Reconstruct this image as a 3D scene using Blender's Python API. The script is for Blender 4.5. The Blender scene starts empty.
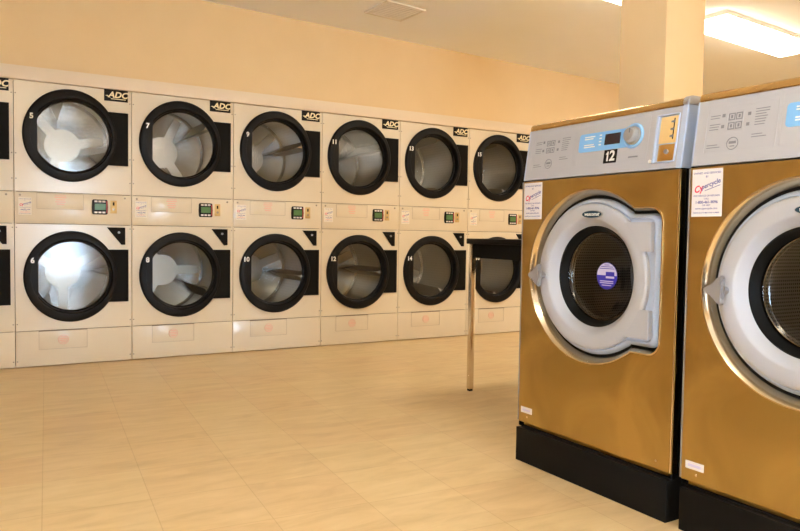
import bpy, bmesh, math, random
from mathutils import Vector, Matrix
C = bpy.context.scene.collection
PI = math.pi
# ------------------------------------------------------------------ camera
F_PX, PITCH, YAW, ROLL = 712.7, -0.0439, 0.5346, 0.0148
CAM = Vector((-0.2102, -5.4636, 0.9518))
fw = Vector((math.sin(YAW)*math.cos(PITCH), math.cos(YAW)*math.cos(PITCH), math.sin(PITCH)))
rt = Vector((math.cos(YAW), -math.sin(YAW), 0)); up_ = rt.cross(fw)
r2 = rt*math.cos(ROLL)+up_*math.sin(ROLL); u2 = -rt*math.sin(ROLL)+up_*math.cos(ROLL)
cd = bpy.data.cameras.new('camera'); cam = bpy.data.objects.new('camera', cd); C.objects.link(cam)
cd.sensor_width = 36; cd.lens = 36*F_PX/800; cd.clip_start = .02; cd.clip_end = 60
m = Matrix((r2, u2, -fw)).transposed().to_4x4(); m.translation = CAM; cam.matrix_world = m
bpy.context.scene.camera = cam
# ------------------------------------------------------------------ world, exposure
W = bpy.data.worlds.new('world'); bpy.context.scene.world = W; W.use_nodes = True
bg = W.node_tree.nodes['Background']; bg.inputs[0].default_value = (.62, .80, 1, 1); bg.inputs[1].default_value = 38.0
vs = bpy.context.scene.view_settings
vs.view_transform = 'Standard'; vs.look = 'None'; vs.gamma = 1; vs.use_curve_mapping = False; vs.exposure = 0.04
LAMP = (1.0, .89, .70); LAMP_E = 17.0

# ------------------------------------------------------------------ materials
def mat(name, col, rough=.5, metal=0, spec=.5, coat=0, aniso=0):
    M = bpy.data.materials.new(name); M.use_nodes = True
    b = M.node_tree.nodes['Principled BSDF']
    b.inputs['Base Color'].default_value = (*col, 1); b.inputs['Roughness'].default_value = rough
    b.inputs['Metallic'].default_value = metal; b.inputs['Specular IOR Level'].default_value = spec
    b.inputs['Coat Weight'].default_value = coat; b.inputs['Anisotropic'].default_value = aniso
    return M
def N(M, t, **k):
    n = M.node_tree.nodes.new(t)
    for a, v in k.items():
        if a.startswith('i_'): n.inputs[a[2:].replace('_', ' ')].default_value = v
        else: setattr(n, a, v)
    return n
def L(M, a, b): M.node_tree.links.new(a, b)
def bsdf(M): return M.node_tree.nodes['Principled BSDF']
def coords(M, scale=(1, 1, 1), rot=(0, 0, 0)):
    t = N(M, 'ShaderNodeTexCoord'); mp = N(M, 'ShaderNodeMapping')
    mp.inputs['Scale'].default_value = scale; mp.inputs['Rotation'].default_value = rot
    L(M, t.outputs['Object'], mp.inputs['Vector']); return mp.outputs['Vector']
def ramp(M, fac, stops):
    r = N(M, 'ShaderNodeValToRGB'); e = r.color_ramp.elements
    while len(e) < len(stops): e.new(.5)
    for q, (p, c) in zip(e, stops): q.position = p; q.color = (*c, 1)
    L(M, fac, r.inputs['Fac']); return r.outputs['Color']
def mottle(M, c1, c2, scale, vec_scale=(1, 1, 1), detail=4, bump=0):
    v = coords(M, vec_scale); n = N(M, 'ShaderNodeTexNoise'); n.inputs['Scale'].default_value = scale; n.inputs['Detail'].default_value = detail
    L(M, v, n.inputs['Vector']); L(M, ramp(M, n.outputs['Fac'], [(.35, c1), (.65, c2)]), bsdf(M).inputs['Base Color'])
    if bump:
        b = N(M, 'ShaderNodeBump'); b.inputs['Strength'].default_value = bump; b.inputs['Distance'].default_value = .002
        L(M, n.outputs['Fac'], b.inputs['Height']); L(M, b.outputs['Normal'], bsdf(M).inputs['Normal'])
    return n

m_wall = mat('peach wall paint', (.82, .58, .33), .75, spec=.25); mottle(m_wall, (.79, .58, .325), (.81, .60, .345), 3, bump=.05)
m_wall2 = mat('cream wall paint', (.80, .70, .52), .75, spec=.25); mottle(m_wall2, (.79, .69, .51), (.81, .71, .53), 3)
m_ceil = mat('ceiling paint', (.94, .93, .90), .85, spec=.2); mottle(m_ceil, (.935, .925, .89), (.945, .935, .91), 4)
m_floor = mat('travertine vinyl tile', (.7, .5, .27), .3, spec=.45)
def floor_nodes(M):
    b = bsdf(M)
    v = coords(M, (1, 1, 1), (0, 0, math.radians(4.2)))
    br = N(M, 'ShaderNodeTexBrick'); br.offset = 0; br.squash = 1
    for k, q in (('Scale', 1), ('Mortar Size', .0022), ('Mortar Smooth', .6), ('Brick Width', .345), ('Row Height', .345), ('Bias', 0)): br.inputs[k].default_value = q
    br.inputs['Color1'].default_value = (.0, .0, .0, 1); br.inputs['Color2'].default_value = (1, 1, 1, 1); br.inputs['Mortar'].default_value = (.5, .5, .5, 1)
    mv = N(M, 'ShaderNodeVectorMath'); mv.operation = 'ADD'; mv.inputs[1].default_value = (.172, .09, 0); L(M, v, mv.inputs[0]); L(M, mv.outputs[0], br.inputs['Vector'])
    v2 = coords(M, (2.2, 9, 1), (0, 0, math.radians(4.2)))
    n1 = N(M, 'ShaderNodeTexNoise'); n1.inputs['Scale'].default_value = 1.6; n1.inputs['Detail'].default_value = 8; n1.inputs['Roughness'].default_value = .62; n1.inputs['Distortion'].default_value = .6
    L(M, v2, n1.inputs['Vector'])
    c = ramp(M, n1.outputs['Fac'], [(.28, (.67, .47, .235)), (.5, (.77, .56, .30)), (.72, (.84, .63, .37))])
    mx = N(M, 'ShaderNodeMix'); mx.data_type = 'RGBA'; mx.blend_type = 'MULTIPLY'
    L(M, br.outputs['Fac'], mx.inputs['Factor']); L(M, c, mx.inputs['A']); mx.inputs['B'].default_value = (.84, .79, .72, 1)
    # gentle tile to tile variation
    mx2 = N(M, 'ShaderNodeMix'); mx2.data_type = 'RGBA'; mx2.blend_type = 'OVERLAY'; mx2.inputs['Factor'].default_value = .06
    L(M, mx.outputs['Result'], mx2.inputs['A']); L(M, br.outputs['Color'], mx2.inputs['B'])
    L(M, mx2.outputs['Result'], b.inputs['Base Color'])
    bp = N(M, 'ShaderNodeBump'); bp.inputs['Strength'].default_value = .15; bp.inputs['Distance'].default_value = .001
    L(M, n1.outputs['Fac'], bp.inputs['Height']); L(M, bp.outputs['Normal'], b.inputs['Normal'])
floor_nodes(m_floor)

m_enamel = mat('almond enamel', (.74, .64, .49), .2, spec=.5); mottle(m_enamel, (.735, .635, .485), (.75, .65, .50), 5, bump=.015)
m_edge = mat('placard edge', (.50, .41, .30), .5)
m_baf = mat('baffle steel', (.34, .32, .29), .45, 1)
m_trimp = mat('painted trim board', (.80, .66, .50), .6)
m_black = mat('black enamel', (.007, .006, .006), .42, spec=.15)
m_blackm = mat('matt black', (.008, .007, .006), .6, spec=.08)
m_rubber = mat('black rubber', (.007, .007, .007), .45, spec=.12)
m_dark = mat('dark interior', (.03, .027, .024), .7)
m_gal = mat('drum stainless', (.56, .57, .57), .4, 1)
m_galb = mat('drum back stainless', (.54, .56, .57), .26, 1, aniso=.92)
bsdf(m_galb).inputs['Anisotropic Rotation'].default_value = .25
_tg = N(m_galb, 'ShaderNodeTangent'); _tg.direction_type = 'RADIAL'; _tg.axis = 'Y'; L(m_galb, _tg.outputs[0], bsdf(m_galb).inputs['Tangent'])
m_hub = mat('drum spider plate', (.50, .47, .41), .36, .95)
def drum_nodes(M):
    v = coords(M, (1, 1, 1)); s = N(M, 'ShaderNodeSeparateXYZ'); L(M, v, s.inputs[0])
    def math_(op, a, b=None):
        n = N(M, 'ShaderNodeMath'); n.operation = op
        for i, q in enumerate((a, b)):
            if q is None: continue
            if isinstance(q, (int, float)): n.inputs[i].default_value = q
            else: L(M, q, n.inputs[i])
        return n.outputs[0]
    ang = math_('MULTIPLY', math_('ARCTAN2', s.outputs['X'], s.outputs['Z']), 14)
    yy = math_('MULTIPLY', s.outputs['Y'], 42)
    a = math_('SUBTRACT', math_('FRACT', ang), .5); bb = math_('SUBTRACT', math_('FRACT', yy), .5)
    d = math_('SQRT', math_('ADD', math_('MULTIPLY', a, a), math_('MULTIPLY', bb, bb)))
    hole = math_('LESS_THAN', d, .16)
    mx = N(M, 'ShaderNodeMix'); mx.data_type = 'RGBA'; L(M, hole, mx.inputs['Factor']); mx.inputs['A'].default_value = (.56, .57, .57, 1); mx.inputs['B'].default_value = (.42, .42, .42, 1)
    L(M, mx.outputs['Result'], bsdf(M).inputs['Base Color'])
drum_nodes(m_gal)
m_mesh = mat('washer drum stainless', (.30, .29, .28), .4, 1)
def mesh_nodes(M):
    v = coords(M, (1, 1, 1)); s = N(M, 'ShaderNodeSeparateXYZ'); mv = N(M, 'ShaderNodeVectorMath'); mv.operation = 'SUBTRACT'; mv.inputs[1].default_value = (.387, 0, .802)
    L(M, v, mv.inputs[0]); L(M, mv.outputs[0], s.inputs[0])
    def math_(op, a, b=None):
        n = N(M, 'ShaderNodeMath'); n.operation = op
        for i, q in enumerate((a, b)):
            if q is None: continue
            if isinstance(q, (int, float)): n.inputs[i].default_value = q
            else: L(M, q, n.inputs[i])
        return n.outputs[0]
    a = math_('SUBTRACT', math_('FRACT', math_('MULTIPLY', math_('ARCTAN2', s.outputs['X'], s.outputs['Z']), 22)), .5)
    bb = math_('SUBTRACT', math_('FRACT', math_('MULTIPLY', s.outputs['Y'], 85)), .5)
    d = math_('SQRT', math_('ADD', math_('MULTIPLY', a, a), math_('MULTIPLY', bb, bb)))
    L(M, ramp(M, d, [(.24, (.015, .015, .015)), (.34, (.30, .29, .28))]), bsdf(M).inputs['Base Color'])
mesh_nodes(m_mesh)

def steel(name, col, rough=.3, st=(1, 1, 1)):
    M = mat(name, col, rough, 1)
    v = coords(M, st); n = N(M, 'ShaderNodeTexNoise'); n.inputs['Scale'].default_value = 6; n.inputs['Detail'].default_value = 6; L(M, v, n.inputs['Vector'])
    mr = N(M, 'ShaderNodeMapRange'); mr.inputs['To Min'].default_value = rough-.05; mr.inputs['To Max'].default_value = rough+.09
    L(M, n.outputs['Fac'], mr.inputs['Value']); L(M, mr.outputs['Result'], bsdf(M).inputs['Roughness'])
    v2 = coords(M, (1.2, 1.2, 1.2)); n2 = N(M, 'ShaderNodeTexNoise'); n2.inputs['Scale'].default_value = 2.2; n2.inputs['Detail'].default_value = 3; n2.inputs['Distortion'].default_value = 1.2; L(M, v2, n2.inputs['Vector'])
    a = tuple(x*.80 for x in col); b = tuple(min(1, x*1.08) for x in col)  # blotches in the base colour stand in for uneven reflections
    L(M, ramp(M, n2.outputs['Fac'], [(.35, a), (.65, b)]), bsdf(M).inputs['Base Color'])
    bp = N(M, 'ShaderNodeBump'); bp.inputs['Strength'].default_value = .04; bp.inputs['Distance'].default_value = .001
    L(M, n.outputs['Fac'], bp.inputs['Height']); L(M, bp.outputs['Normal'], bsdf(M).inputs['Normal'])
    return M
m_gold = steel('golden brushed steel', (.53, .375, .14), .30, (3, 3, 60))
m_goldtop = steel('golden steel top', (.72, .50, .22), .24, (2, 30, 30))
m_chrome = mat('polished steel', (.80, .70, .58), .12, 1)
m_surr = mat('door surround steel', (.68, .58, .43), .17, 1)
m_chrome2 = mat('chrome', (.75, .68, .60), .15, 1)
m_silver = mat('satin silver plastic', (.36, .355, .37), .38, .4)
m_plastic = mat('pale grey plastic', (.455, .455, .49), .42)
m_plastic2 = mat('pale blue grey plastic', (.45, .52, .66), .35)
m_grayline = mat('grey print', (.22, .22, .25), .6)
m_dkgray = mat('dark grey print', (.16, .16, .18), .6)
m_blue = mat('light blue print', (.22, .50, .86), .4)
m_blue2 = mat('paler blue ring print', (.34, .60, .92), .4)  # slightly paler blue for the ring round the knob
m_white = mat('white print', (.85, .85, .85), .5)
m_paper = mat('white paper', (.84, .80, .80), .6)
m_papero = mat('cream paper', (.82, .75, .64), .6)
m_disp = mat('dark display glass', (.035, .022, .028), .12)
m_lcd = mat('green display', (.07, .17, .05), .3)
m_red = mat('red print', (.55, .06, .06), .5)
m_redpale = mat('faded red print', (.80, .42, .33), .6)
m_redink = mat('red ink', (.80, .05, .12), .5)
m_blueink = mat('blue ink', (.08, .09, .36), .5)
m_navy = mat('navy oval', (.02, .05, .08), .25)
m_royal = mat('royal blue print', (.03, .02, .45), .35)
m_lilac = mat('pale lilac print', (.70, .66, .86), .4)
m_brass = mat('brass plate', (.62, .44, .20), .5, .7)
m_brassl = mat('pale brass coin plate', (.86, .62, .28), .45, .35)
m_brassd = mat('brushed coin plate', (.74, .46, .15), .28, 1)
m_goldink = mat('pale gold lettering', (.90, .78, .50), .35)
m_seam = mat('shadow gap filler', (.22, .17, .12), .7)
m_housing = mat('white lamp housing', (.8, .76, .68), .5)
m_screw = mat('screw metal', (.32, .27, .22), .35, .8)
m_vent = mat('vent plastic', (.80, .74, .64), .6)
m_base = mat('base trim', (.7, .55, .38), .6)
m_frame = mat('white door frame', (.75, .75, .73), .5)
m_lamp = bpy.data.materials.new('lit diffuser'); m_lamp.use_nodes = True
_n = m_lamp.node_tree; _n.nodes.remove(_n.nodes['Principled BSDF']); _e = _n.nodes.new('ShaderNodeEmission')
_e.inputs[0].default_value = (*LAMP, 1); _e.inputs[1].default_value = LAMP_E; _n.links.new(_e.outputs[0], _n.nodes['Material Output'].inputs[0])
def glass(name, tint, ior=1.5, rough=.02):
    M = bpy.data.materials.new(name); M.use_nodes = True; t = M.node_tree; t.nodes.remove(t.nodes['Principled BSDF'])
    tr = t.nodes.new('ShaderNodeBsdfTransparent'); tr.inputs[0].default_value = (*tint, 1)
    gl = t.nodes.new('ShaderNodeBsdfGlossy'); gl.inputs['Roughness'].default_value = rough
    # Schlick reflectance that is the same from either side of the pane
    ge = t.nodes.new('ShaderNodeNewGeometry'); dt = t.nodes.new('ShaderNodeVectorMath'); dt.operation = 'DOT_PRODUCT'
    t.links.new(ge.outputs['Normal'], dt.inputs[0]); t.links.new(ge.outputs['Incoming'], dt.inputs[1])
    def ma(op, a, b):
        n = t.nodes.new('ShaderNodeMath'); n.operation = op
        for i, q in enumerate((a, b)):
            if q is None: continue
            if isinstance(q, (int, float)): n.inputs[i].default_value = q
            else: t.links.new(q, n.inputs[i])
        return n.outputs[0]
    f0 = ((ior-1)/(ior+1))**2*1.3
    fr = ma('ADD', ma('MULTIPLY', ma('POWER', ma('SUBTRACT', 1, ma('ABSOLUTE', dt.outputs['Value'], None)), 5), 1-f0), f0)
    mx = t.nodes.new('ShaderNodeMixShader')
    t.links.new(fr, mx.inputs[0]); t.links.new(tr.outputs[0], mx.inputs[1]); t.links.new(gl.outputs[0], mx.inputs[2])
    t.links.new(mx.outputs[0], t.nodes['Material Output'].inputs[0]); return M
m_glass = glass('door glass', (.92, .92, .91), 1.45, .10)
m_bowl = glass('washer bowl glass', (.45, .43, .40), 1.5, .02)
m_pane = glass('window glass', (.95, .96, .97))

# ------------------------------------------------------------------ mesh helpers
class MB:
    def __init__(s): s.bm = bmesh.new(); s.mats = []
    def mi(s, m):
        if m not in s.mats: s.mats.append(m)
        return s.mats.index(m)
    def face(s, vs, m, smooth=False):
        try: f = s.bm.faces.new(vs)
        except ValueError: return None
        f.material_index = s.mi(m); f.smooth = smooth; return f
    def poly(s, pts, m): return s.face([s.bm.verts.new(p) for p in pts], m)
    def box(s, x0, x1, y0, y1, z0, z1, m, bev=0, seg=2):
        v = [s.bm.verts.new((x, y, z)) for x in (x0, x1) for y in (y0, y1) for z in (z0, z1)]
        fs = [s.face([v[i] for i in q], m) for q in ((0, 1, 3, 2), (4, 6, 7, 5), (0, 4, 5, 1), (2, 3, 7, 6), (0, 2, 6, 4), (1, 5, 7, 3))]
        if bev:
            es = list({e for f in fs for e in f.edges})
            r = bmesh.ops.bevel(s.bm, geom=es, offset=bev, segments=seg, affect='EDGES', profile=.5)
            for f in r['faces']: f.material_index = s.mi(m); f.smooth = True
        return s
    def loft(s, rings, m, smooth=True, close=True, cap0=False, cap1=False):
        rows = [[s.bm.verts.new(p) for p in r] for r in rings]
        n = len(rows[0])
        for a, b in zip(rows, rows[1:]):
            for i in range(n if close else n-1): s.face([a[i], a[(i+1) % n], b[(i+1) % n], b[i]], m, smooth)
        if cap0: s.face(rows[0], m)
        if cap1: s.face(list(reversed(rows[-1])), m)
        return s
    def prism(s, pts, y0, y1, m, axis='y', bev=0):
        f = (lambda a, b, t: (a, t, b)) if axis == 'y' else (lambda a, b, t: (t, a, b)) if axis == 'x' else (lambda a, b, t: (a, b, t))
        A = [s.bm.verts.new(f(a, b, y0)) for a, b in pts]; B = [s.bm.verts.new(f(a, b, y1)) for a, b in pts]
        n = len(pts); fs = [s.face(A, m), s.face(list(reversed(B)), m)]
        for i in range(n): fs.append(s.face([A[i], B[i], B[(i+1) % n], A[(i+1) % n]], m))
        if bev:
            es = list({e for f_ in fs if f_ for e in f_.edges})
            r = bmesh.ops.bevel(s.bm, geom=es, offset=bev, segments=2, affect='EDGES')
            for f_ in r['faces']: f_.material_index = s.mi(m); f_.smooth = True
        return s
    def disc(s, cx, cz, r, y, m, rz=None, n=24):
        s.poly([(cx+r*math.cos(t), y, cz+(rz or r)*math.sin(t)) for t in [2*PI*i/n for i in range(n)]], m); return s
    def cyl(s, cx, cz, r, y0, y1, m, n=24):
        R = lambda y, q=1: [(cx+r*q*math.cos(2*PI*i/n), y, cz+r*q*math.sin(2*PI*i/n)) for i in range(n)]
        s.loft([R(y0), R(y1)], m, cap0=True, cap1=True); return s
    def torus(s, cx, cz, R, y, r, m, n=96, k=10):
        rings = []
        for i in range(k+1):
            a = 2*PI*i/k; rings.append([(cx+(R+r*math.cos(a))*math.cos(2*PI*j/n), y+r*math.sin(a), cz+(R+r*math.cos(a))*math.sin(2*PI*j/n)) for j in range(n)])
        s.loft(rings, m); return s
    def xf(s, M, start=0):
        s.bm.verts.ensure_lookup_table()
        for v in s.bm.verts[start:]: v.co = M @ v.co
        return s
    def add(s, other, M=None):
        me = bpy.data.meshes.new('tmp'); other.bm.to_mesh(me); n0 = len(s.bm.verts); f0 = len(s.bm.faces)
        s.bm.from_mesh(me); s.bm.faces.ensure_lookup_table()
        for f in s.bm.faces[f0:]: f.material_index = s.mi(other.mats[f.material_index])
        if M is not None: s.xf(M, n0)
        bpy.data.meshes.remove(me); return s
    def build(s, name, parent=None, label=None):
        bmesh.ops.remove_doubles(s.bm, verts=s.bm.verts, dist=1e-6)
        bmesh.ops.recalc_face_normals(s.bm, faces=s.bm.faces)
        me = bpy.data.meshes.new(name); s.bm.to_mesh(me); s.bm.free()
        for m in s.mats: me.materials.append(m)
        me.set_sharp_from_angle(angle=math.radians(28))
        o = bpy.data.objects.new(name, me); C.objects.link(o)
        if parent: o.parent = parent
        if label: o['label'] = label
        return o

_font_cache = {}
def text_mb(txt, size, m, bold=0.0, shear=0.0, align='CENTER', extrude=0.0, width=1.0):
    """letters in the x-z plane facing -y, centred on the origin"""
    cu = bpy.data.curves.new('t', 'FONT'); cu.body = txt; cu.size = size; cu.offset = bold*size; cu.shear = shear
    cu.align_x = align; cu.align_y = 'CENTER'; cu.extrude = extrude; cu.resolution_u = 3
    o = bpy.data.objects.new('t', cu); C.objects.link(o)
    dg = bpy.context.evaluated_depsgraph_get(); dg.update()
    me = bpy.data.meshes.new_from_object(o.evaluated_get(dg))
    bpy.data.objects.remove(o); bpy.data.curves.remove(cu)
    b = MB(); b.mi(m); b.bm.from_mesh(me); bpy.data.meshes.remove(me)
    for f in b.bm.faces: f.material_index = 0
    for v in b.bm.verts: v.co = Vector((v.co.x*width, 0, v.co.y))
    return b
def T(x, y, z): return Matrix.Translation((x, y, z))
def Ry(a): return Matrix.Rotation(a, 4, 'Y')
def thing(name, label, cat, loc=(0, 0, 0), rz=0, group=None):
    o = bpy.data.objects.new(name, None); C.objects.link(o); o.empty_display_size = .1
    o.location = loc; o.rotation_euler = (0, 0, rz); o['label'] = label; o['category'] = cat
    if group: o['group'] = group
    return o
def struct(name, b):
    o = b.build(name); o['kind'] = 'structure'; return o

def ell(cx, cz, rx, rz, y, angs): return [(cx+rx*math.cos(t), y, cz+rz*math.sin(t)) for t in angs]
def angset(n, extra=()): return sorted([2*PI*i/n for i in range(n)]+[a % (2*PI) for a in extra])
def rect_ray(t, x0, x1, z0, z1):
    c, s = math.cos(t), math.sin(t); d = 1e9
    if c > 1e-9: d = min(d, x1/c)
    if c < -1e-9: d = min(d, x0/c)
    if s > 1e-9: d = min(d, z1/s)
    if s < -1e-9: d = min(d, z0/s)
    return d
def plate_hole(b, x0, x1, z0, z1, cx, cz, rfun, y, th, m, edge=.0):
    """flat plate with a star shaped hole about (cx,cz)"""
    corners = [math.atan2(z-cz, x-cx) for x in (x0, x1) for z in (z0, z1)]
    A = angset(128, corners)
    out = lambda yy, e=0: [(cx+math.cos(t)*rect_ray(t, x0+e-cx, x1-e-cx, z0+e-cz, z1-e-cz), yy, cz+math.sin(t)*rect_ray(t, x0+e-cx, x1-e-cx, z0+e-cz, z1-e-cz)) for t in A]
    inn = lambda yy: [(cx+math.cos(t)*rfun(t), yy, cz+math.sin(t)*rfun(t)) for t in A]
    b.loft([out(y+th), out(y+edge), out(y, edge), inn(y), inn(y+th)], m, smooth=False)
    return b

# ------------------------------------------------------------------ setting
XL, XR, YB, YS = -3.5, 7.0, -8.5, 1.35
cz_ = lambda x: 2.720-.0214*x
b = MB(); b.box(XL-.1, XR+.1, YB-.1, YS+.1, -.1, 0, m_floor); struct('floor', b)
b = MB(); b.prism([(XL-.1, cz_(XL-.1)), (XR+.1, cz_(XR+.1)), (XR+.1, cz_(XR+.1)+.1), (XL-.1, cz_(XL-.1)+.1)], YB-.1, YS+.1, m_ceil); struct('ceiling', b)
DW, NCOL = .752, 7          # seven dryer stacks, first one cut by the left picture edge
DX0, DX1 = -DW, 6*DW
b = MB(); b.prism([(XL, 0), (DX0-.002, 0), (DX0-.002, 1.955), (DX1+.002, 1.955), (DX1+.002, 0), (XR, 0), (XR, 3.0), (XL, 3.0)], .012, .12, m_wall); struct('wall_back', b)
b = MB(); b.box(XL, XR, YS, YS+.1, 0, 3.0, m_wall2); struct('wall_light_stop', b)  # unseen wall added to stop sky light leaking through the dryer seams
b = MB(); b.box(XR, XR+.1, YB, YS, 0, 3.0, m_wall2); struct('wall_right', b)
b = MB(); ly0, ly1 = -6.9, -6.0
b.box(XL-.1, XL, YB, ly0, 0, 3.0, m_wall); b.box(XL-.1, XL, ly1, YS, 0, 3.0, m_wall); b.box(XL-.1, XL, ly0, ly1, 2.1, 3.0, m_wall); struct('wall_left', b)
b = MB()
for y in (ly0, ly1-.07): b.box(XL-.08, XL-.02, y, y+.07, 0, 2.1, m_frame)
for z, h in ((0, .15), (2.02, .08)): b.box(XL-.08, XL-.02, ly0+.07, ly1-.07, z, z+h, m_frame)
dl = struct('door_2', b); b = MB(); b.box(XL-.055, XL-.05, ly0+.06, ly1-.06, .14, 2.03, m_pane); b.build('pane', dl)
# front wall with a glazed door
dx0, dx1, dz1 = .72, 1.55, 2.1
b = MB(); b.box(XL, dx0, YB-.1, YB, 0, 3.0, m_wall); b.box(dx1, XR, YB-.1, YB, 0, 3.0, m_wall); b.box(dx0, dx1, YB-.1, YB, dz1, 3.0, m_wall); struct('wall_front', b)
b = MB()
for x in (dx0, dx1-.07): b.box(x, x+.07, YB-.08, YB-.02, 0, dz1, m_frame)
for z, h in ((0, .15), (dz1-.08, .08)): b.box(dx0+.07, dx1-.07, YB-.08, YB-.02, z, z+h, m_frame)
df = struct('door_1', b); b = MB(); b.box(dx0+.06, dx1-.06, YB-.055, YB-.05, .14, dz1-.07, m_pane); b.build('pane', df)
# board running above the dryers
b = MB(); b.box(DX0, DX1+.0, -.022, .012, 1.951, 2.041, m_trimp, .002); struct('trim_1', b)
# square pillar
b = MB(); b.box(2.773, 3.073, -3.014, -2.714, 0, 2.70, m_wall, .004); struct('square_pillar', b)
for nm, bx in (('baseboard_right', (XR-.012, XR, YB, 0, 0, .1)), ('baseboard_left', (XL, XL+.012, YB, 0, 0, .1))):
    b = MB(); b.box(*bx, m_base); struct(nm, b)

# ceiling lamps
def lamp(x, y, label, rz=0, length=1.26, width=.33, group=None, drop=0):
    t = thing('ceiling_light', label, 'ceiling light', (x, y, cz_(x)-.002-drop), rz, group); t.rotation_euler = (0, math.atan(.0214), rz)
    l, w = length/2, width/2
    b = MB(); b.box(-l, l, -w, w, -.034, 0, m_housing, .003) if not drop else b.box(-l+.02, l-.02, -.05, .05, -.012, 0, m_housing, .003)
    b.build('housing', t)
    if drop:
        for s in (-1, 1):
            b = MB(); b.box(s*l*.7-.008, s*l*.7+.008, -.008, .008, -.012, drop+.001, m_housing); b.build('stem', t)
    ps = -.014 if drop else -.034  # dropped fill lamps glow higher up their sides to brighten the ceiling
    b = MB(); prof = [(-w, ps), (-w, -.055), (-w+.025, -.075), (w-.025, -.075), (w, -.055), (w, ps)]
    b.prism(prof, -l+.012, l-.012, m_lamp, axis='x'); b.build('diffuser', t, 'white glowing diffuser')
    for s in (-1, 1):
        b = MB(); b.prism([(a*1.01, c) for a, c in prof], s*l-.012 if s > 0 else -l, l if s > 0 else -l+.012, m_lamp, axis='x'); b.build('end_cap', t)
    return t
lamp(5.12, -1.94, 'bright white rectangular ceiling light to the right of the square pillar', math.radians(2.5))
lamp(3.14, -2.065, 'white ceiling light cut by the top picture edge left of the square pillar', math.radians(2.5))
for i, (x, y, w) in enumerate([(.4, -4.9, 'above the open floor near the camera'), (4.2, -7.2, 'in the right front corner'), (5.6, -5.2, 'far right behind the washers'), (1.9, -7.2, 'in front of the entrance door')]):
    lamp(x, y, 'added white fill light out of the picture ' + w, drop=.22)  # unseen lamps added to brighten the room
# ceiling vent
t = thing('ceiling_vent', 'flat square vent grille in the ceiling above the dryer row', 'ceiling vent', (2.555, -.655, cz_(2.555)-.001)); t.rotation_euler = (0, math.atan(.0214), math.radians(3))
b = MB(); w = .172
for a in ((-w, w, -w, -w+.02), (-w, w, w-.02, w), (-w, -w+.02, -w+.02, w-.02), (w-.02, w, -w+.02, w-.02)): b.box(*a, -.012, 0, m_vent, .002)
b.build('frame', t)
b = MB(); b.box(-w+.018, w-.018, -w+.018, w-.018, -.006, -.001, m_vent)
for k in range(9): b.box(-w+.02, w-.02, -w+.035+k*.035, -w+.05+k*.035, -.010, -.006, m_vent)
b.build('grille', t)

# ------------------------------------------------------------------ stacked dryers
DC = .350                                    # door centre x
def door_ring(parent, zc):
    b = MB(); A = angset(96)
    R = [ell(DC, zc, .300, .318, 0, A), ell(DC, zc, .300, .318, -.016, A), ell(DC, zc, .292, .310, -.026, A), ell(DC, zc, .288, .306, -.028, A),
         ell(.358, zc, .264, .264, -.028, A), ell(.360, zc, .254, .254, -.020, A), ell(.362, zc, .250, .250, .030, A), ell(.362, zc, .242, .242, .034, A), ell(.362, zc, .240, .240, .050, A), ell(.362, zc, .31, .31, .052, A)]
    b.loft(R, m_black)
    # flat chord plate on the latch side
    r = .262; x = .141-.358; a0 = PI-math.acos(-x/r); pts = [(.358+r*math.cos(a0+(2*PI-2*a0)*i/16), zc+r*math.sin(a0+(2*PI-2*a0)*i/16)) for i in range(17)]
    b.prism(pts, -.0275, -.012, m_black)
    d = b.build('door', parent, 'black round porthole door frame')
    b = MB(); am = math.asin(.188/.275)
    b.prism([(.726, zc+.188), (.726, zc-.188)]+[(.358+.275*math.cos(a), zc+.275*math.sin(a)) for a in [-am+2*am*i/16 for i in range(17)]], -.018, 0, m_blackm); b.build('hinge_plate', d, 'flat black hinge plate')
    b = MB(); b.disc(.362, zc, .246, .036, m_glass, n=64); b.build('glass', d)
    # latch bolts
    return d
def drum(parent, zc):
    b = MB(); A = angset(72); r = .345; cx = .36
    o = lambda y, q, dx=0: ell(0, 0, q, q, y, A)
    b.loft([o(.062, .262), o(.062, r-.01), o(.09, r), o(.70, r)], m_gal)
    b.loft([o(.70, r), o(.715, r-.02), o(.715, .20), o(.705, .17)], m_galb)
    b.loft([o(.705, .17), o(.70, .0001)], m_galb)
    d = b.build('drum', parent, 'stainless steel tumbler drum'); d.location = (cx, 0, zc)
    for k in range(3):
        b = MB(); a = 2*PI*k/3; c, s = math.cos(a), math.sin(a)
        def P(rad, off, y): return (c*rad-s*off, y, s*rad+c*off)
        n = lambda rad, off, y: b.bm.verts.new(P(rad, off, y))
        y0, y1 = .11, .69
        v = [n(r, -.042, y0), n(r, .042, y0), n(r-.10, 0, y0+.05), n(r, -.042, y1), n(r, .042, y1), n(r-.15, 0, y1)]
        for q in ((0, 1, 2), (3, 5, 4), (0, 2, 5, 3), (1, 4, 5, 2)): b.face([v[i] for i in q], m_baf)
        b.build('baffle', d)
    b = MB(); pts = []
    arms = [PI/6+2*PI*k/3 for k in range(3)]
    for i in range(120):
        t = 2*PI*i/120; dd = min(abs((t-a+PI) % (2*PI)-PI) for a in arms)
        rr = .128
        if dd < PI/2 and math.sin(dd) > 0: 
            q = .036/math.sin(dd)
            rr = max(rr, min(.30, q))
        elif dd == 0: rr = .30
        pts.append((rr*math.cos(t), rr*math.sin(t)))
    b.prism(pts, .690, .6965, m_hub); b.build('spider', d, 'tan three-armed drum plate')
    return d
SCREWS = [(.012, 1.86), (.74, 1.86), (.012, 1.46), (.74, 1.46), (.012, 1.29), (.74, 1.29), (.012, .96), (.74, .96), (.012, .30), (.74, .30), (.012, .045), (.74, .045)]
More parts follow.
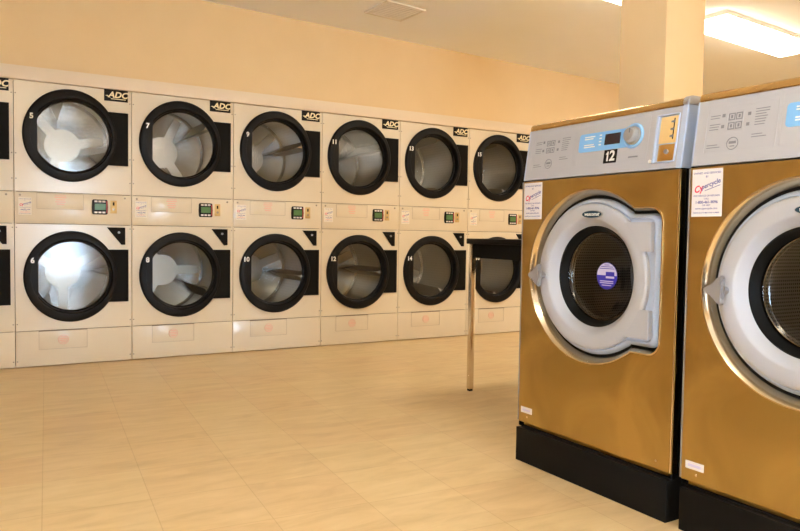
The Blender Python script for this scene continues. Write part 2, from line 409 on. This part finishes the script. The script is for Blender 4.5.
def panel(parent, name, x0, x1, z0, z1, hole=None):
    b = MB(); g = .0018
    if hole: plate_hole(b, x0+g, x1-g, z0+g, z1-g, .36, hole, lambda t: .27, 0, .012, m_enamel, .0015)
    else: b.box(x0+g, x1-g, 0, .012, z0+g, z1-g, m_enamel, .0015)
    for sx, sz in SCREWS:
        if z0 < sz < z1: b.cyl(sx, sz, .0045, -.0022, .001, m_screw, 10)
    return b.build(name, parent)
def placard(parent, x0, x1, z0, z1, upper):
    b = MB(); b.box(x0, x1, -.0016, .001, z0, z1, m_enamel, .0008); e = .003
    for q in ((x0, x1, z1-e, z1), (x0, x1, z0, z0+e), (x0, x0+e, z0+e, z1-e), (x1-e, x1, z0+e, z1-e)): b.box(q[0], q[1], -.003, -.0014, q[2], q[3], m_edge)
    if not upper: b.box(x0, x1, -.006, 0, z1, z1+.004, m_seam)
    o = b.build('instruction_placard', parent); cx, cz = (x0+x1)/2, (z0+z1)/2
    b = MB()
    if upper:
        for k, wd in enumerate((.075, .055, .065, .05)): b.box(cx-wd/2, cx+wd/2, -.0022, -.0016, cz+.024-k*.015, cz+.030-k*.015, m_redpale)
        b.add(text_mb('CAUTION', .016, m_redpale, .02), T(cx, -.0023, cz+.041))
    else:
        b.torus(cx, cz, .032, -.0022, .002, m_redpale, 28, 5)
        for k, wd in enumerate((.036, .052, .052, .036)): b.box(cx-wd/2, cx+wd/2, -.0022, -.0016, cz+.015-k*.012, cz+.021-k*.012, m_redpale)
    b.build('print', o, 'faded red print')
def notice(parent, x0, x1, z0, z1, name='service_notice', y=-.0008, paper=None, red='C', blue='ypercycle', mk=m_blueink):
    """small paper slip with a slanting two coloured shop name and lines of print"""
    w, h = x1-x0, z1-z0; cx = (x0+x1)/2
    b = MB(); b.box(x0, x1, y-.0004, y+.0006, z0, z1, paper or m_paper); o = b.build(name, parent, 'white paper notice with blue and red print')
    b = MB(); Y = y-.0010
    b.add(text_mb('OWNED AND SERVICED', w*.082, mk, .01), T(cx, Y, z1-h*.09)); b.add(text_mb('BY', w*.08, mk, .01), T(cx, Y, z1-h*.165))
    a = MB(); a.add(text_mb('Cy', w*.26, m_redink, .03, .3), T(-w*.30, 0, 0)); a.add(text_mb('percycle', w*.19, mk, .02, .3), T(w*.13, 0, .012*w))
    a.box(-w*.1, w*.42, 0, .0002, -w*.12, -w*.105, mk)
    b.add(a, T(cx, Y, z1-h*.36) @ Ry(-math.radians(17)))
    b.add(text_mb('FOR SERVICE OR REFUNDS', w*.072, mk, .01), T(cx, Y, z1-h*.565)); b.add(text_mb('CALL', w*.07, mk, .01), T(cx, Y, z1-h*.625))
    b.add(text_mb('1-800-461-9096', w*.115, mk, .025), T(cx, Y, z1-h*.70)); b.add(text_mb('OR VISIT', w*.07, mk, .01), T(cx, Y, z1-h*.765))
    b.add(text_mb('www.cypercycle.com', w*.085, m_redink if paper else mk, .01), T(cx, Y, z1-h*.83)); b.add(text_mb('PLEASE QUOTE MACHINE NUMBER', w*.055, mk, .01), T(cx, Y, z1-h*.92))
    b.build('lettering', o, 'blue and red lettering'); return o
def number(parent, txt, x, z, size=.050, y=-.0292):
    b = MB(); b.add(text_mb(txt, size, m_white, .035), T(x, y, z)); return b.build('number', parent, 'white number')

def dryer_base():
    """one machine: upper and lower tumbler; returns its Empty, front face at y = 0"""
    t = thing('stacked_dryer', 'x', 'dryer')
    b = MB(); g = .0015
    b.box(g, .012, .014, 1.10, .01, 1.948, m_enamel); b.box(DW-.012, DW-g, .014, 1.10, .01, 1.948, m_enamel)
    b.box(.012, DW-.012, .014, 1.10, 1.936, 1.948, m_enamel); b.box(.012, DW-.012, 1.088, 1.10, .01, 1.936, m_enamel); b.box(.012, DW-.012, .014, 1.088, .01, .022, m_dark)
    for z in (.25, .987, 1.203): b.box(.012, DW-.012, .0125, .05, z-.02, z+.02, m_seam)
    b.box(.0135, .03, .0125, .05, .022, 1.936, m_seam); b.box(DW-.03, DW-.0135, .0125, .05, .022, 1.936, m_seam)
    b.build('cabinet', t)
    panel(t, 'kick_panel', 0, DW, .004, .25); panel(t, 'front_panel', 0, DW, .25, .987, .623)
    panel(t, 'coin_panel', 0, DW, .987, 1.203); panel(t, 'front_panel', 0, DW, 1.203, 1.950, 1.600)
    drums = []
    for zc in (.623, 1.600): door_ring(t, zc); drums.append(drum(t, zc))
    # brand badge
    b = MB(); b.box(.567, .726, -.005, 0, 1.868, 1.9495, m_black, .001); o = b.build('badge', t, 'black badge with pale gold letters')
    b = MB(); b.add(text_mb('ADC', .058, m_goldink, .035, .25, width=1.05), T(.658, -.0057, 1.912)); b.box(.612, .712, -.0057, -.005, 1.882, 1.887, m_goldink)
    b.prism([(.574, 1.905), (.603, 1.893), (.618, 1.884), (.600, 1.899), (.590, 1.909)], -.0057, -.005, m_goldink)
    b.build('lettering', o, 'pale gold lettering')
    # corner latch plate
    b = MB(); b.prism([(.582, .970), (.706, .970), (.706, .846), (.680, .846)], -.012, 0, m_blackm, bev=.0015); o = b.build('latch_plate', t, 'black angled corner plate')
    b = MB(); b.cyl(.662, .934, .0085, -.020, -.012, m_silver, 14); b.build('lock', o, 'small silver lock')
    placard(t, .135, .431, 1.088, 1.197, True); placard(t, .142, .451, .118, .246, False)
    for k, sx in enumerate((.035, .705)):
        b = MB(); b.cyl(sx, 1.180, .007, -.003, 0, m_screw, 12); b.build('screw', t)
    # price display
    b = MB(); b.prism([(.491, 1.060), (.582, 1.060), (.588, 1.068), (.590, 1.112), (.588, 1.158), (.582, 1.166), (.491, 1.166), (.485, 1.158), (.483, 1.112), (.485, 1.068)], -.008, 0, m_black, bev=.002)
    o = b.build('display_panel', t, 'black display panel with white keys')
    b = MB(); b.box(.502, .574, -.0095, -.008, 1.092, 1.136, m_lcd); b.build('screen', o, 'green display')
    b = MB()
    for k in range(3):
        for z in (1.146, 1.069): b.box(.500+k*.026, .520+k*.026, -.0098, -.008, z, z+.012, m_paper, .001)
    b.box(.580, .586, -.0092, -.008, 1.072, 1.155, m_red)
    b.build('buttons', o, 'white buttons')
    b = MB(); b.box(.606, .650, -.004, 0, 1.070, 1.162, m_brass, .001); b.box(.622, .634, -.0052, -.004, 1.126, 1.150, m_blackm); b.cyl(.628, 1.098, .009, -.008, -.004, m_screw, 14); b.build('coin_slot', t, 'brass coin slot plate')
    notice(t, .024, .106, 1.045, 1.164, paper=m_papero)
    return t, drums
def children(o): return [c for c in C.objects if c.parent == o]
def copy_tree(o, parent=None, skip=()):
    c = o.copy(); C.objects.link(c); c.parent = parent
    for ch in children(o):
        if ch.name.split('.')[0] in skip: continue
        copy_tree(ch, c, skip)
    return c
proto, _ = dryer_base()
names = [('3', '4', 'almond stacked dryer at the far left, cut off by the picture edge'),
         ('5', '6', 'almond stacked dryer with doors numbered 5 and 6'),
         ('7', '8', 'almond stacked dryer with doors numbered 7 and 8'),
         ('9', '10', 'almond stacked dryer with doors numbered 9 and 10'),
         ('11', '12', 'almond stacked dryer with doors numbered 11 and 12'),
         ('13', '14', 'almond stacked dryer with doors numbered 13 and 14'),
         ('15', '16', 'almond stacked dryer behind the black table, rightmost of the row')]
ROT = {0: (10, 50), 1: (100, 0), 2: (35, 90), 3: (15, -8), 4: (22, -3), 5: (60, 75), 6: (70, 50)}
for i, (nu, nl, lab) in enumerate(names):
    t = proto if i == 0 else copy_tree(proto)
    t.location = ((i-1)*DW, 0, 0); t['label'] = lab; t['group'] = 'row of stacked dryers along the wall'
    kids = children(t); ds = sorted([k for k in kids if k.name.startswith('drum')], key=lambda o: o.location.z)
    ds[0].rotation_euler = (0, -math.radians(ROT[i][1]), 0); ds[1].rotation_euler = (0, -math.radians(ROT[i][0]), 0)
for i, (nu, nl, lab) in enumerate(names):
    t = [o for o in C.objects if o.get('label') == lab][0]
    dd = sorted([k for k in children(t) if k.name.startswith('door')], key=lambda o: o.data.vertices[0].co.z if False else min(v.co.z for v in o.data.vertices))
    # copies share meshes and both doors carry world heights, so order by lowest vertex
    number(dd[0], nl, .106 if len(nl) == 1 else .100, .735); number(dd[1], nu, .106 if len(nu) == 1 else .100, 1.712)

# ------------------------------------------------------------------ washers
UC, ZC = .387, .802
def outline(r, w, h, c, y, A):
    """circle united with a rounded box reaching right to w, +-h high"""
    out = []
    for t in A:
        ct, st = math.cos(t), math.sin(t); d = r
        if ct > 0:
            lo, hi = 0, 1.5
            def inside(q):
                x, z = q*ct, abs(q*st)
                if x > w or z > h: return False
                if x > w-c and z > h-c: return (x-w+c)**2+(z-h+c)**2 <= c*c
                return True
            for _ in range(30):
                mid = (lo+hi)/2
                if inside(mid): lo = mid
                else: hi = mid
            d = max(r, lo)
            # soften the inner corner where box meets circle
            d = (d**14*.5+max(lo, r*.5)**14*.5)**(1/14) if lo > r else (r**40+lo**40)**(1/40)
        out.append((UC+d*ct, y, ZC+d*st))
    return out
WA = angset(200)
SN = Vector((0, -.989, .150)); SZ = Vector((0, .150, .989)); S0 = Vector((0, .001, 1.184))
SM = Matrix(((1, 0, 0, 0), (0, .989, .150, .001), (0, -.150, .989, 1.184), (0, 0, 0, 1)))   # flat (u, depth, v) -> sloping panel
def washer():
    t = thing('washing_machine', 'x', 'washing machine')
    Wd, D = .785, .86
    b = MB(); b.box(.0, .004, .004, D, .142, 1.184, m_blackm); b.box(Wd-.004, Wd, .004, D, .142, 1.184, m_blackm)
    b.box(.004, Wd-.004, D-.004, D, .142, 1.184, m_blackm); b.box(.004, Wd-.004, .004, D-.004, .142, .146, m_blackm)
    b.box(.004, Wd-.004, .10, D-.004, 1.178, 1.184, m_blackm); b.build('cabinet', t, 'black cabinet side')
    # front
    outl = {}
    for a, p in zip(WA, outline(.326, .338, .258, .05, 0, WA)): outl[round(a, 9)] = math.hypot(p[0]-UC, p[2]-ZC)
    b = MB()
    corners = [math.atan2(z-ZC, x-UC) for x in (0, Wd) for z in (.160, 1.180)]
    A = angset(200, corners)
    hole = outline(.326, .338, .258, .05, 0, A)
    outr = lambda yy, e=0: [(UC+math.cos(q)*rect_ray(q, e-UC, Wd-e-UC, .160+e-ZC, 1.180-e-ZC), yy, ZC+math.sin(q)*rect_ray(q, e-UC, Wd-e-UC, .160+e-ZC, 1.180-e-ZC)) for q in A]
    b.loft([outr(.03), outr(.003), outr(0, .003), hole], m_gold, smooth=False)
    b.build('front_panel', t, 'golden brushed steel front')
    b = MB(); b.box(Wd-.006, Wd-.001, -.001, .02, .165, 1.178, m_chrome2); b.build('edge_strip', t, 'bright steel edge')
    b = MB(); b.box(-.0035, .0005, -.001, .02, .165, 1.178, m_silver); b.build('edge_strip', t, 'grey edge strip')
    b = MB(); b.box(.02, .765, .015, .05, .142, .162, m_gold); b.build('toe_strip', t)
    # door surround
    b = MB()
    b.loft([outline(.333, .338, .258, .05, .001, WA), outline(.332, .337, .257, .05, -.003, WA), outline(.328, .333, .253, .05, -.0035, WA),
            outline(.318, .328, .248, .045, .008, WA), outline(.306, .322, .242, .045, .034, WA)], m_surr)
    b.build('door_surround', t, 'polished steel door surround')
    b = MB(); b.loft([outline(.3065, .3225, .2425, .045, .0335, WA), outline(.297, .313, .235, .04, .037, WA), outline(.290, .306, .228, .04, .06, WA)], m_rubber, smooth=False); b.build('door_gasket', t, 'black rubber gasket')
    circ = lambda r, y, rz=None: ell(UC, ZC, r, rz or r, y, WA)
    b = MB()
    b.loft([outline(.297, .313, .235, .04, .055, WA), outline(.2965, .3125, .2345, .04, .034, WA), outline(.293, .309, .231, .04, .026, WA), outline(.287, .303, .225, .038, .017, WA),
            outline(.281, .297, .219, .036, .013, WA), outline(.277, .291, .213, .03, .017, WA), circ(.264, .017)], m_plastic2)
    d = b.build('door', t, 'pale blue grey round door with squared hinge side')
    b = MB()
    b.loft([circ(.276, .018), circ(.2755, .004), circ(.273, .0), circ(.268, -.003), circ(.262, -.004), circ(.224, -.004), circ(.219, -.002), circ(.213, .004), circ(.198, .026), circ(.192, .034)], m_plastic)
    b.build('door_ring', d, 'pale grey door ring')
    b = MB(); b.loft([circ(.193, .033), circ(.188, .034), circ(.182, .048), circ(.174, .060), circ(.168, .075)], m_rubber); b.build('window_seal', d, 'black window seal')
    b = MB(); k = 10
    b.loft([circ(max(.0003, .170*math.cos(PI/2*i/k)), .060+.040*math.sin(PI/2*i/k)) for i in range(k+1)], m_bowl); b.build('glass', d)
    b = MB(); b.torus(UC, ZC, .168, .072, .0018, m_chrome2); b.torus(UC, ZC, .160, .079, .0012, m_chrome2); b.build('glass_rim', d, 'thin bright glass rim')
    for z0, z1 in ((.904, 1.006), (.598, .700)):
        b = MB(); zz = [z0+(z1-z0)*q/8 for q in range(9)]
        b.prism([(UC+.288, z1), (UC+.288, z0)]+[(UC+math.sqrt(.2655**2-(z-ZC)**2), z) for z in zz], -.0041, .018, m_plastic, bev=.0015); b.build('hinge_block', d)
    # handle
    b = MB(); x = .108
    hp = [(x-.016, .007), (x+.004, .008), (x+.015, .011), (x+.026, .021), (x+.033, .036), (x+.038, .044), (x+.046, .047), (x+.053, .042), (x+.050, .026), (x+.044, .012), (x+.042, 0)]
    hp = hp+[(a, -c) for a, c in reversed(hp[:-1])]
    b.prism([(a, ZC-.008+c) for a, c in hp], -.048, -.026, m_silver, bev=.005)
    b.cyl(x+.036, ZC-.008, .012, -.027, .004, m_silver, 16); b.build('handle', d, 'silver fork-shaped handle')
    b = MB(); b.loft([ell(UC+.015, 1.037, .054, .0165, -.0030, angset(40)), ell(UC+.015, 1.037, .052, .0150, -.0065, angset(40))], m_silver, cap1=True)
    b.disc(UC+.015, 1.037, .049, -.0072, m_navy, rz=.0130, n=40); o = b.build('brand_oval', d, 'dark oval badge')
    b = MB(); b.add(text_mb('wascomat', .0185, m_white, .02, .25), T(UC+.015, -.0079, 1.0375)); b.build('lettering', d, 'white lettering')
    # round blue and white sticker on the glass
    b = MB(); sx, sz, sr, sy = UC+.005, .803, .052, .0925
    b.disc(sx, sz, sr, sy, m_royal, n=48)
    hp = [(sx+(sr-.002)*math.cos(PI*i/24), sy-.0006, sz+.002+(sr-.004)*math.sin(PI*i/24)) for i in range(25)]; b.poly(hp, m_lilac)
    b.box(sx-.005, sx+.038, sy-.0012, sy-.0008, sz+.000, sz+.016, m_royal); b.box(sx-.004, sx+.038, sy-.0012, sy-.0008, sz-.009, sz-.001, m_lilac)
    for kx, (zz, w_) in enumerate(((.041, .012), (.034, .030), (.027, .038))): b.box(sx-w_/1.0+.0, sx+w_/1.0, sy-.0012, sy-.0008, sz+zz, sz+zz+.0025, m_royal)
    for zz, w_ in ((-.022, .034), (-.029, .034), (-.038, .024)): b.box(sx-w_, sx+w_, sy-.0012, sy-.0008, sz+zz, sz+zz+.0035, m_lilac)
    b.build('sticker', d, 'round blue and lilac sticker')
    # drum and tub
    b = MB(); b.loft([circ(.30, .062), circ(.30, .60)], m_dark, cap1=True); b.loft([circ(.300, .0635), circ(.215, .0635), circ(.215, .10)], m_rubber, smooth=False); b.build('tub', t)
    b = MB(); b.loft([circ(.200, .125), circ(.204, .118), circ(.212, .120), circ(.262, .135), circ(.265, .15), circ(.265, .53)], m_mesh); b.loft([circ(.265, .53), circ(.10, .545), circ(.001, .54)], m_mesh); b.torus(UC, ZC, .203, .119, .0045, m_chrome)
    b.torus(UC, ZC, .192, .108, .003, m_chrome2); b.build('drum', t, 'perforated steel drum')
    # control console
    b = MB(); prof = [(.001, 1.185), (.0325, 1.393), (.10, 1.393), (.10, 1.185)]
    b.prism(prof, .004, Wd-.018, m_plastic, axis='x', bev=.002); con = b.build('console', t, 'pale grey sloping control console')
    for x0, x1 in ((0, .006), (Wd-.022, Wd)):
        b = MB(); b.prism([(-.001, 1.183), (.0305, 1.394), (.14, 1.394), (.14, 1.183)], x0, x1, m_plastic2, axis='x', bev=.002); b.build('console_end', t, 'blue grey console end')
    b = MB(); tp = [(.031, 1.394), (.031, 1.405), (.036, 1.415), (.048, 1.421), (.10, 1.423), (D, 1.423), (D, 1.184), (D-.01, 1.184), (D-.01, 1.394)]
    b.prism(tp, .004, Wd-.022, m_goldtop, axis='x', bev=.0008); b.build('top', t, 'golden steel top')
    b = MB(); b.prism([(.027, 1.394), (.027, 1.407), (.034, 1.419), (.048, 1.4255), (.14, 1.4255), (.14, 1.394)], Wd-.022, Wd+.001, m_silver, axis='x', bev=.003); b.build('corner_cap', t, 'silver corner cap')
    b = MB(); b.box(.002, .004, .14, D, 1.184, 1.42, m_blackm); b.box(Wd-.004, Wd-.002, .14, D, 1.184, 1.42, m_blackm); b.build('side_panel', t)
    # printing on the console
    def frame(b, u0, u1, v0, v1, e, m, d=-.0012):
        for q in ((u0, u1, v1-e, v1), (u0, u1, v0, v0+e), (u0, u0+e, v0, v1), (u1-e, u1, v0, v1)): b.box(q[0], q[1], d, d+.0011, q[2], q[3], m)
    b = MB(); lg = m_lightline
    frame(b, .040, .278, .040, .196, .0012, lg); frame(b, .288, .636, .040, .196, .0012, lg)
    b.box(.045, .272, -.0012, -.0001, .178, .1795, lg)
    for u in (.116, .141):
        for v in (.108, .137):
            frame(b, u, u+.022, v, v+.022, .0028, m_grayline); b.box(u+.008, u+.014, -.0012, -.0001, v+.006, v+.016, m_grayline)
    frame(b, .112, .167, .103, .163, .0012, lg)
    for u, v in ((.098, .155), (.098, .120), (.185, .150), (.183, .118)): b.box(u-.005, u+.005, -.0012, -.0001, v-.005, v+.005, m_grayline)
    random.seed(4)
    for u0, v0, n_ in ((.052, .156, 2), (.052, .128, 3), (.050, .062, 2), (.205, .160, 4), (.205, .128, 3), (.200, .083, 2)):
        for k in range(n_): b.box(u0, u0+.030+random.random()*.018, -.0012, -.0001, v0-k*.008, v0-k*.008+.0022, m_grayline)
    b.torus(.139, .063, .019, -.0008, .0012, m_grayline, 28, 5); b.box(.127, .151, -.0012, -.0001, .062, .070, m_grayline); b.box(.131, .147, -.0012, -.0001, .053, .056, m_grayline)
    b.box(.555, .597, -.0012, -.0001, .052, .057, m_grayline)
    b.xf(SM); b.build('printed_guide', con, 'grey printed instructions')
    # blue field with rounded left end and knob circle
    b = MB(); pts = []
    for (cu, cv, a0) in ((.314, .151, 90), (.314, .104, 180)):
        for k in range(7): a = math.radians(a0+k*15); pts.append((cu+.012*math.cos(a), cv+.012*math.sin(a)))
    kc, kv, kr = .567, .131, .046
    a0 = math.asin((.092-kv)/kr)
    st = math.pi-a0
    lo = [(.528, .092)]
    for k in range(21): a = -math.pi+math.asin((kv-.092)/kr) + (2*PI-2*math.asin((kv-.092)/kr)+0)*k/20; lo.append((kc+kr*math.cos(a), kv+kr*math.sin(a)))
    up = [(.528, .163)]
    b.prism(pts+lo+up, -.0016, -.0002, m_blue)
    b.torus(kc, kv, .040, -.0016, .004, m_blue2, 40, 6); b.xf(SM); fld = b.build('blue_field', con, 'light blue printed field')
    b = MB()
    for v, w_ in ((.147, .052), (.139, .044), (.116, .050), (.108, .056)): b.box(.330, .330+w_, -.0022, -.0016, v, v+.0045, m_white)
    for v in (.148, .136, .124, .112): b.box(.405, .416, -.0022, -.0016, v, v+.005, m_white)
    b.xf(SM); b.build('print', con, 'white print')
    b = MB(); b.box(.434, .508, -.0035, -.0016, .110, .151, m_disp, .0006); b.xf(SM); b.build('display', con, 'dark display window')
    b = MB(); A2 = angset(36); kr_ = lambda r, y: ell(kc, kv, r, r, y, A2)
    b.loft([kr_(.0335, 0), kr_(.0335, -.006), kr_(.031, -.009), kr_(.028, -.010), kr_(.0265, -.024), kr_(.022, -.029), kr_(.012, -.030)], m_silver, cap1=True)
    b.box(kc+.004, kc+.008, -.0315, -.029, kv+.004, kv+.020, m_dkgray); b.xf(SM); b.build('knob', con, 'silver control knob')
    # recessed coin mechanism
    b = MB()
    u0, u1, v0, v1 = .668, .758, .022, .188
    for q in ((u0, u0+.006, v0, v1, -.010), (u1-.004, u1, v0, v1, -.006), (u0, u1, v1-.005, v1, -.010), (u0, u1, v0, v0+.004, -.008)): b.box(q[0], q[1], q[4], 0, q[2], q[3], m_plastic2, .0015)
    b.box(u0+.002, u1-.002, -.0014, 0, v0+.002, v1-.002, m_plastic2); b.cyl(.657, .030, .006, -.006, 0, m_white, 14)
    b.xf(SM); b.build('coin_recess', con, 'raised surround of coin plate')
    b = MB(); b.box(.683, .752, -.0032, -.0012, .088, .180, m_brassl, .0006); b.box(.686, .750, -.0032, -.0012, .028, .084, m_brassd, .0006)
    b.box(.737, .741, -.0042, -.003, .100, .172, m_blackm)
    for v in (.158, .132, .108): b.box(.726, .737, -.0042, -.003, v, v+.006, m_dkgray); b.cyl(.737, v+.003, .005, -.0045, -.003, m_dkgray, 10)
    b.xf(SM); b.build('coin_plate', con, 'brass coloured coin plate')
    b = MB(); b.cyl(.722, .058, .008, -.010, -.003, m_silver, 16); b.xf(SM); b.build('lock', con)
    b = MB(); b.box(.45, .46, -.0008, .002, .0, .003, m_chrome2); b.xf(SM); b.build('screw', con)
    # paper slips on the front
    notice(t, .010, .119, 1.022, 1.173, y=-.0020)
    b = MB(); b.box(.018, .086, -.0015, -.0002, .203, .228, m_paper); b.box(.028, .076, -.0019, -.0015, .211, .220, m_lilac); b.build('rating_label', t, 'small white rating label')
    for u, v in ((.060, .188), (.724, .191)):
        b = MB(); b.cyl(u, v, .0045, -.003, 0, m_chrome2, 12); b.build('screw', t)
    # plinth
    b = MB(); b.box(.015, .786, -.023, .80, 0, .1416, m_blackm, .0015); b.box(.02, .78, -.022, -.008, .1416, .1425, m_black); b.build('plinth', t, 'black steel plinth')
    return t
m_lightline = mat('pale grey print line', (.46, .46, .50), .6)
w1 = washer()
w2 = copy_tree(w1); w2['label'] = 'golden steel front-loading washer at the right edge, cut off by the picture'; w2['group'] = 'golden front-loading washers'
w1['label'] = 'golden steel front-loading washer numbered 12 with blue sticker in its door'; w1['group'] = 'golden front-loading washers'
w1.location = (1.779, -3.120, 0); w1.rotation_euler = (0, 0, -PI/2)
w2.location = (1.779, -3.943, 0); w2.rotation_euler = (0, 0, -PI/2)
# the number sticker belongs to the nearer-left machine only; the round sticker likewise
con1 = [c for c in children(w1) if c.name.startswith('console') and not c.name.startswith('console_end')][0]
b = MB(); b.box(.439, .500, -.0022, -.0002, .040, .090, m_black); b.xf(SM); nb = b.build('number_sticker', con1, 'black sticker with white digits 12')
b = MB(); b.add(text_mb('2', .052, m_white, .035, width=1.0), T(.4805, -.0030, .065))
b.poly([(x_, -.0030, z_) for x_, z_ in ((.4545, .0475), (.4620, .0475), (.4620, .0835), (.4560, .0835), (.4545, .0790), (.4500, .0765), (.4500, .0715), (.4545, .0725))], m_white); b.xf(SM); b.build('digits', con1, 'white digits')
for c in children([c for c in children(w2) if c.name.split('.')[0] == 'door'][0]):
    if c.name.startswith('sticker'): bpy.data.objects.remove(c)

# ------------------------------------------------------------------ folding table
t = thing('folding_table', 'black topped table on chrome legs behind the washer numbered 12', 'table', (2.376, -1.959, 0))
X1, Y1 = .75, -.66
b = MB(); b.box(-.028, X1+.028, Y1-.028, .028, .900, .932, m_black, .003); b.build('table_top', t, 'black table top')
b = MB(); b.box(.0, .02, Y1+.015, -.0155, .815, .900, m_blackm); b.box(X1-.02, X1, Y1+.015, -.0155, .815, .900, m_blackm)
b.box(.0155, X1-.0155, -.02, 0, .815, .900, m_blackm); b.box(.0155, X1-.0155, Y1, Y1+.02, .815, .900, m_blackm); b.build('apron', t, 'black apron')
for x, y in ((0, 0), (X1, 0), (0, Y1), (X1, Y1)):
    b = MB(); b.box(x-.0155, x+.0155, y-.0155, y+.0155, .012, .900, m_chrome2, .002); lg_ = b.build('leg', t, 'chrome square leg')
    b = MB(); b.box(x-.012, x+.012, y-.012, y+.012, 0, .013, m_rubber); b.build('foot', lg_, 'black foot')
